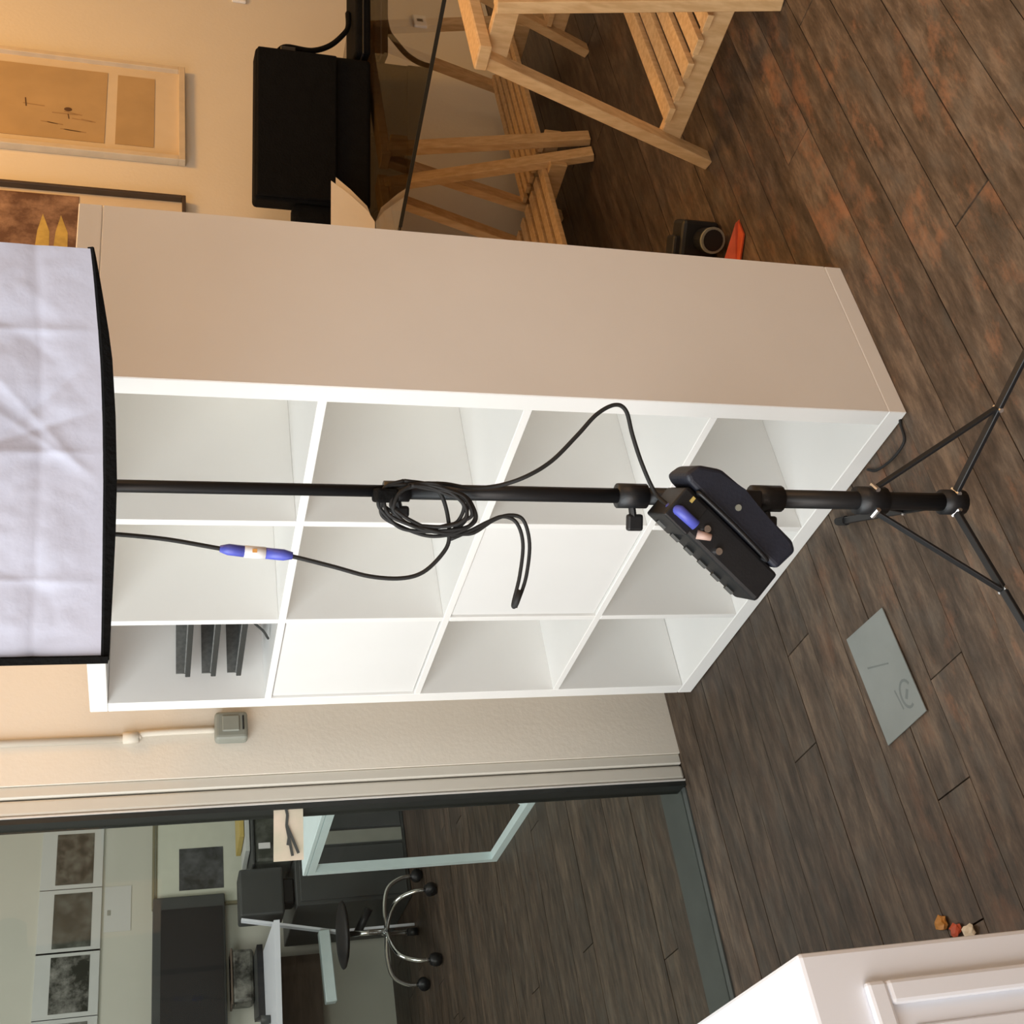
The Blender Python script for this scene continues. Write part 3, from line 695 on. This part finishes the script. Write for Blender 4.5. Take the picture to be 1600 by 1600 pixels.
for k in range(6):
    s = 1.0 - 0.05 * k + random.uniform(-0.03, 0.03); cx, cz = -0.026, 0.974; j = lambda: random.uniform(-0.004, 0.004)
    pts = []
    for q in range(13):
        a = 2 * math.pi * q / 12 + 0.5
        ex = 0.036 * s * math.cos(a); ez = 0.068 * s * math.sin(a)
        pts.append((cx + ex + 0.10 * ez * 1.0 + j() + 0.004, cz + ez + j(), 0.004 * math.sin(a * 2 + k) + k * 0.0022))
    pts[-1] = (pts[0][0], pts[0][1], pts[0][2] + 0.002)
    link('coil_loop', cab(pts, 0.0027), 'rubber', cb, True)
b2 = newbm(); obox(b2, PL(-0.006, 1.032, 0.022), t, n, (0, 0, 1), 0.020, 0.05, 0.030, 0.004, 2); link('hook_strap', b2, 'black_fabric', cb)
link('tail_loop', cab([(-0.062, 0.945), (-0.059, 0.925), (-0.056, 0.905), (-0.038, 0.877), (-0.031, 0.853), (-0.038, 0.833), (-0.072, 0.823), (-0.118, 0.827), (-0.150, 0.837), (-0.161, 0.842), (-0.158, 0.846), (-0.118, 0.837), (-0.072, 0.833), (-0.042, 0.843), (-0.033, 0.863), (-0.041, 0.886), (-0.053, 0.910), (-0.066, 0.94)], 0.0028), 'rubber', cb, True)
b2 = newbm(); tube(b2, [PL(-0.138, 0.836, OFF), PL(-0.163, 0.844, OFF)], [0.006, 0.0045], 8); link('tail_end', b2, 'rubber', cb, True)
link('cable_run', cab([(0.004, 1.035, -0.01), (0.010, 1.0, -0.012), (0.012, 0.95, -0.012), (0.007, 0.91, -0.012), (0.011, 0.868, -0.012), (0.025, 0.83), (0.049, 0.791), (0.087, 0.753), (0.118, 0.724), (0.133, 0.696), (0.125, 0.678), (0.09, 0.667), (0.048, 0.651), (0.006, 0.629), (-0.014, 0.622, 0.035)], 0.0032), 'rubber', cb, True)
b2 = newbm(); tube(b2, [PL(-0.014, 0.624, OFF + 0.036), PK(0.010, 0.016, 0.091), PK(0.043, 0.016, 0.095)], [0.005, 0.0085, 0.0080], 12)
link('blue_plug', b2, 'blue_plastic', cb, True)
b2 = newbm(); tube(b2, spline([(1.10, 0.02, 0.003), (1.088, -0.008, 0.003), (1.078, -0.041, 0.003), (1.03, -0.045, 0.003), (0.979, -0.032, 0.003), (0.955, -0.012, 0.003)], 5), 0.0028, 6)
tag(link('floor_cable', b2, 'rubber', None, True), 'short thin dark wire on the floor by the front corner of the shelf', 'wire')

# ------------------------------------------------------------------ card lying on the floor
cardp = [V(0.703, -0.249, 0.0015), V(0.842, -0.259, 0.0015), V(0.852, -0.482, 0.0015), V(0.711, -0.484, 0.0015)]
fc = thing('floor_card', 'grey rectangular card with a faint dark emblem lying on the floorboards', 'card', (0.78, -0.37, 0))
b2 = newbm(); prism(b2, cardp, (0, 0, 0.002)); link('card_sheet', b2, 'grey_card', fc)
b2 = newbm()
q = V(0.818, -0.43, 0.0038)
tube(b2, [q + V(math.cos(a) * 0.018, math.sin(a) * 0.026, 0) for a in [0.5 + k * 0.33 for k in range(15)]], 0.0028, 6)
tube(b2, [q + V(0.006, 0.006, 0), q + V(-0.006, -0.008, 0)], 0.004, 6); tube(b2, [q + V(-0.03, 0.022, 0), q + V(-0.024, -0.02, 0)], 0.002, 6)
for v in b2.verts: v.co.z = 0.0036 + (v.co.z - 0.0038) * 0.08
link('emblem', b2, 'grey_card_mark', fc)
b2 = newbm(); prism(b2, [V(0.735, -0.33, 0.0035), V(0.80, -0.355, 0.0035), V(0.80, -0.358, 0.0035), V(0.735, -0.334, 0.0035)], (0, 0, 0.0003)); link('crease', b2, 'grey_card_mark', fc)

# ------------------------------------------------------------------ white panelled chest in the near left
ZT = 0.60; BX, BY = 1.208, -0.958
ch = thing('panelled_chest', 'glossy white panelled chest cut off by the lower right corner of the photo', 'chest', (0.8, -1.3, 0))
link('chest_body', B((0.28, BY - 0.85, 0.0), (BX, BY, ZT), 0.006, 2), 'white_paint', ch)
b2 = newbm()
def mould(y0, y1, z0, z1, wd, x0, x1, bm):
    for (a, b_) in (((y0, z0), (y1, z0 + wd)), ((y0, z1 - wd), (y1, z1)), ((y0, z0 + wd), (y0 + wd, z1 - wd)), ((y1 - wd, z0 + wd), (y1, z1 - wd))):
        box(bm, (x0, a[0], a[1]), (x1, b_[0], b_[1]), 0.005, 2)
mould(BY - 0.80, BY - 0.043, 0.05, ZT - 0.072, 0.028, BX, BX + 0.012, b2)
link('panel_moulding', b2, 'white_paint', ch)
link('raised_panel', B((BX, BY - 0.75, 0.10), (BX + 0.004, BY - 0.095, ZT - 0.125), 0.002), 'white_paint', ch)

sp = thing('crumpled_wrapper', 'small crumpled orange and cream wrapper on the floor beside the white chest', 'wrapper', (0.70, -0.79, 0))
random.seed(21)
for nm, m_, cx, cy, s in (('orange_part', 'amber', 0.68, -0.808, 0.013), ('cream_part', 'paper', 0.745, -0.842, 0.012), ('orange_part', 'orange_red', 0.712, -0.830, 0.011)):
    b2 = newbm(); bmesh.ops.create_icosphere(b2, subdivisions=2, radius=1)
    for v in b2.verts:
        f = 0.7 + 0.5 * random.random(); v.co = V(cx + v.co.x * s * 1.4 * f, cy + v.co.y * s * f, max(0.001, 0.006 + v.co.z * s * 0.5 * f))
    link(nm, b2, m_, sp)

# ------------------------------------------------------------------ things seen through the glass
fl = thing('flyer', 'cream printed card with a dark branching figure taped to the glass beside the jamb', 'card', (-0.18, -0.22, 1.03))
def GX(y): return -0.185 + (y + 0.19) * (0.105 / 2.20)
b2 = newbm(); prism(b2, [(GX(-0.19) + 0.001, -0.150, 0.990), (GX(-0.305) + 0.001, -0.303, 0.994), (GX(-0.305) + 0.001, -0.303, 1.063), (GX(-0.19) + 0.001, -0.150, 1.058)], (0.0012, 0, 0))
for v in b2.verts: v.co.x += 0.024 if v.co.y > -0.16 else 0.004
link('card_sheet', b2, 'flyer_paper', fl)
b2 = newbm()
def FX(y): return GX(-0.19) + 0.027 + (y + 0.15) * 0.13
for (ya, za, yb, zb_) in ((-0.17, 1.034, -0.20, 1.028), (-0.20, 1.028, -0.225, 1.031), (-0.225, 1.031, -0.295, 1.02), (-0.225, 1.03, -0.29, 1.006), (-0.25, 1.026, -0.27, 1.030)):
    bar(b2, (FX(ya), ya, za), (FX(yb), yb, zb_), 0.0065, 0.001, (1, 0, 0))
link('printed_figure', b2, 'dark_grey', fl)

# white loop-frame table
tb = thing('loop_leg_table', 'white table with square loop legs seen through the glass', 'table', (-1.4, 0.6, 0))
def loop(y):
    b2 = newbm()
    box(b2, (-1.965, y, 0.0), (-1.935, y + 0.032, 0.755)); box(b2, (-1.935, y, 0.0), (-0.85, y + 0.032, 0.028)); box(b2, (-1.935, y, 0.727), (-0.85, y + 0.032, 0.755)); box(b2, (-0.88, y, 0.028), (-0.85, y + 0.032, 0.727))
    bar(b2, (-1.43, y + 0.02, 0.022), (-1.70, y + 0.19, 0.022), 0.014, 0.014)
    return link('loop_leg', b2, 'teal_white', tb)
loop(0.27); 
link('tabletop', B((-1.965, 0.27, 0.756), (-0.85, 0.62, 0.772), 0.002), 'teal_white', tb)
b2 = newbm(); box(b2, (-1.13, 0.575, 0.0), (-0.85, 0.62, 0.035)); box(b2, (-0.885, 0.575, 0.035), (-0.85, 0.62, 0.755)); link('rear_leg', b2, 'teal_white', tb)

# dark low cabinet with a light stile
dc = thing('dark_cabinet', 'dark grey low cabinet with one light upright strip, behind the white loop-leg table', 'cabinet', (-3.9, 1.2, 0))
link('carcass', B((-4.3, 0.68, 0.0), (-3.60, 1.75, 0.60), 0.004), 'dark_grey', dc)
link('light_stile', B((-3.60, 0.99, 0.02), (-3.585, 1.06, 0.56), 0.002), 'switch_grey', dc)
link('door', B((-3.60, 0.70, 0.02), (-3.588, 0.975, 0.58), 0.003), 'dark_grey', dc); link('door', B((-3.60, 1.075, 0.02), (-3.588, 1.73, 0.58), 0.003), 'dark_grey', dc)
mo = thing('monitor_back', 'dark grey box-shaped monitor standing on the dark cabinet beside the white desk', 'monitor', (-3.75, 0.85, 0.6))
link('monitor_shell', B((-3.80, 0.655, 0.66), (-3.62, 0.90, 0.885), 0.012, 2), 'dark_grey', mo); link('monitor_foot', B((-3.78, 0.72, 0.601), (-3.66, 0.85, 0.665), 0.01), 'black_plastic', mo)
b2 = newbm()
sk = thing('storage_bin', 'dark patterned storage bin on the dark cabinet behind the taped card', 'bin', (-3.8, 1.15, 0.6))
link('bin_body', B((-3.95, 0.93, 0.601), (-3.62, 1.35, 0.80), 0.02, 2), M['photo_2'], sk); link('bin_rim', B((-3.96, 0.92, 0.80), (-3.61, 1.36, 0.815), 0.004), 'dark_grey', sk)
link('tag', B((-3.62, 1.0, 0.72), (-3.612, 1.03, 0.78)), 'white_plastic', sk)

# things leaning on the wall above the dark cabinet: books/files
for (y, hh, mm, lab) in ((1.155, 0.20, 'yellow', 'yellow upright file behind the glass, between framed print and taped card'), (1.20, 0.20, 'pale_mat', 'pale grey upright file beside the yellow one'), (1.25, 0.19, 'paper', 'cream upright file beside the grey one')):
    pass

# framed print with wide cream mat
fp = thing('framed_print', 'wide cream-mounted print with one small dark photo, above the dark cabinet', 'picture', (-4.3, 1.26, 1.05))
frame_rails(fp, 0.95, 1.585, 0.80, 1.31, 0.014, 0.03, 'olive_line', x=-4.335)
link('mat_board', B((-4.335, 0.964, 0.814), (-4.320, 1.571, 1.296)), 'cream_mat', fp)
link('small_photo', B((-4.32, 1.048, 0.918), (-4.318, 1.29, 1.163)), 'photo_5', fp)
b2 = newbm(); prism(b2, [(-4.318, 0.985, 1.29), (-4.318, 1.545, 1.29), (-4.318, 1.545, 1.282), (-4.318, 0.985, 1.282)], (0.001, 0, 0)); link('mat_line', b2, 'olive_line', fp)
# strip of papers hanging to the right
for k, (y0, y1, z0_, z1_, mm, lab) in enumerate(((1.16, 1.44, 0.735, 0.785, 'yellow', 'yellow file lying flat on top of the storage bin, beneath the framed print'), (1.08, 1.47, 0.69, 0.73, 'pale_mat', 'pale folder stacked under the yellow file'))):
    b2 = B((-3.95, y0 - 0.07, 0.82 + 0.028 * (1 - k)), (-3.66, y1 - 0.12, 0.845 + 0.028 * (1 - k)), 0.002)
    tag(link('file_folder', b2, mm), lab, 'folder', 'folders on the storage bin')

# black screen
tv = thing('wall_screen', 'large black flat screen on the far wall beyond the glass', 'television', (-4.3, 0.35, 1.1))
link('screen_casing', B((-4.35, -0.35, 0.918), (-4.27, 1.0, 1.305), 0.004), 'dark_grey', tv)
link('screen_panel', B((-4.27, -0.33, 0.93), (-4.265, 0.93, 1.262)), 'screen_black', tv)

# four small photographs in a row, each in a pale mount
xs = [(1.425, 1.135, 'photo_1'), (1.085, 0.790, 'photo_2'), (0.745, 0.455, 'photo_3'), (0.405, 0.10, 'photo_4')]
labs = ['small dark photo nearest the door jamb in the row on the far wall', 'second small photo from the jamb, evenly grey, in the row on the far wall',
        'third small photo from the jamb, with a bright patch at one corner', 'last small photo in the row, cut by the bottom edge of the picture']
for (a, b_, pm_), lab in zip(xs, labs):
    p = thing('small_photo', lab, 'picture', (-4.34, (a + b_) / 2, 1.72), 'row of small photos on the far wall')
    link('mount', B((-4.35, b_ - 0.028, 1.575), (-4.335, a + 0.028, 1.90), 0.001), 'pale_mat', p)
    link('print', B((-4.335, b_, 1.625), (-4.333, a, 1.822)), pm_, p)
pp = thing('pinned_paper', 'faint grey paper with a small smudge pinned below the row of photos', 'paper', (-4.34, 0.98, 1.5))
link('paper_sheet', B((-4.35, 0.86, 1.42), (-4.346, 1.11, 1.56)), 'pale_mat', pp)
link('smudge', B((-4.346, 0.95, 1.525), (-4.3455, 0.98, 1.545)), 'switch_grey', pp)

# white desk
dk = thing('white_desk', 'white desk along the far wall under the black screen', 'desk', (-3.9, 0.1, 0))
b2 = newbm(); prism(b2, [(-3.38, 0.55, 0.715), (-3.62, -0.6, 0.715), (-4.34, -0.6, 0.715), (-4.34, 0.60, 0.715)], (0, 0, 0.028)); link('desktop', b2, 'white_paint', dk)
link('drawer_back', B((-4.3, -0.6, 0.42), (-4.2, 0.60, 0.71)), 'brown_wood', dk)
b2 = newbm(); bar(b2, (-3.62, 0.635, 0.875), (-3.55, 0.54, 0.39), 0.010, 0.35, (0, 1, 0)); 
b2.free(); b2 = newbm(); prism(b2, [(-3.60, 0.642, 0.88), (-3.60, 0.630, 0.88), (-3.60, 0.528, 0.395), (-3.60, 0.540, 0.395)], (-0.04, 0, 0)); link('slanted_side', b2, 'white_paint', dk)
b2 = newbm(); bar(b2, (-3.60, 0.54, 0.475), (-3.60, 0.19, 0.462), 0.06, 0.055, (0, 0, 1), 0.004); link('lower_rail', b2, 'teal_white', dk)
b2 = newbm(); bar(b2, (-3.9, -0.4, 0.0), (-3.9, -0.4, 0.715), 0.04, 0.04); bar(b2, (-3.62, 0.54, 0.0), (-3.62, 0.54, 0.40), 0.012, 0.012); link('leg', b2, 'white_paint', dk)
lt = thing('closed_laptop', 'thin black wedge-shaped laptop on the white desk', 'laptop', (-4.1, 0.45, 0.75))
b2 = newbm(); prism(b2, [(-4.0, 0.62, 0.745), (-4.3, 0.62, 0.745), (-4.3, 0.30, 0.745), (-4.0, 0.24, 0.745)], (0, 0, 0.03)); link('laptop_shell', b2, 'black_plastic', lt)
b2 = newbm(); prism(b2, [(-4.01, 0.6, 0.7755), (-4.29, 0.6, 0.7755), (-4.29, 0.31, 0.7755), (-4.01, 0.26, 0.7755)], (0, 0, 0.002)); link('lid_edge', b2, 'dark_grey', lt)
cu = thing('desk_cup', 'small dark cup near the front of the white desk', 'cup', (-3.55, 0.17, 0.745))
b2 = newbm(); tube(b2, [(-3.75, 0.18, 0.7445), (-3.75, 0.18, 0.79)], [0.020, 0.024], 12); link('cup_body', b2, 'dark_grey', cu, True)
b2 = newbm(); tube(b2, spline([(-3.75, 0.157, 0.78), (-3.75, 0.14, 0.775), (-3.75, 0.14, 0.76), (-3.75, 0.16, 0.755)], 4), 0.003, 6); link('cup_handle', b2, 'dark_grey', cu, True)
pb = thing('clutter_basket', 'dark brown basket of odds and ends against the wall on the white desk', 'basket', (-4.25, 0.45, 0.75))
link('basket_body', B((-4.33, 0.38, 0.778), (-4.18, 0.66, 0.90), 0.02, 2), M['photo_4'], pb); link('basket_rim', B((-4.335, 0.375, 0.89), (-4.175, 0.665, 0.90), 0.003), 'brown_wood', pb)

# swivel chair base
sv = thing('swivel_chair', 'chrome-based swivel chair standing by the white desk', 'chair', (-3.28, 0.41, 0))
cx, cy = -3.28, 0.42
b2 = newbm(); tube(b2, [(cx, cy, 0.20), (cx, cy, 0.40)], 0.014, 12); link('column', b2, 'chrome', sv, True)
b2 = newbm(); bmesh.ops.create_uvsphere(b2, u_segments=16, v_segments=10, radius=1)
for v in b2.verts: v.co = V(cx + v.co.x * 0.16, cy + v.co.y * 0.16, 0.43 + v.co.z * 0.025)
link('seat', b2, 'screen_black', sv, True)
b2 = newbm(); tube(b2, [(cx - 0.02, cy, 0.36), (cx + 0.05, cy + 0.10, 0.30)], 0.02, 10); link('height_lever', b2, 'black_plastic', sv, True)
for k in range(5):
    a = math.radians(72 * k + 95); d = V(math.cos(a), math.sin(a), 0); q = V(cx, cy, 0)
    b2 = newbm(); tube(b2, spline([q + V(0, 0, 0.215), q + d * 0.12 + V(0, 0, 0.212), q + d * 0.215 + V(0, 0, 0.185), q + d * 0.26 + V(0, 0, 0.12), q + d * 0.27 + V(0, 0, 0.06)], 4), 0.011, 8); lg = link('star_leg', b2, 'chrome', sv, True)
    s = V(-d.y, d.x, 0)
    b2 = newbm(); tube(b2, [q + d * 0.27 + V(0, 0, 0.03) - s * 0.018, q + d * 0.27 + V(0, 0, 0.03) + s * 0.018], 0.03, 14); link('caster', b2, 'black_plastic', lg, True)
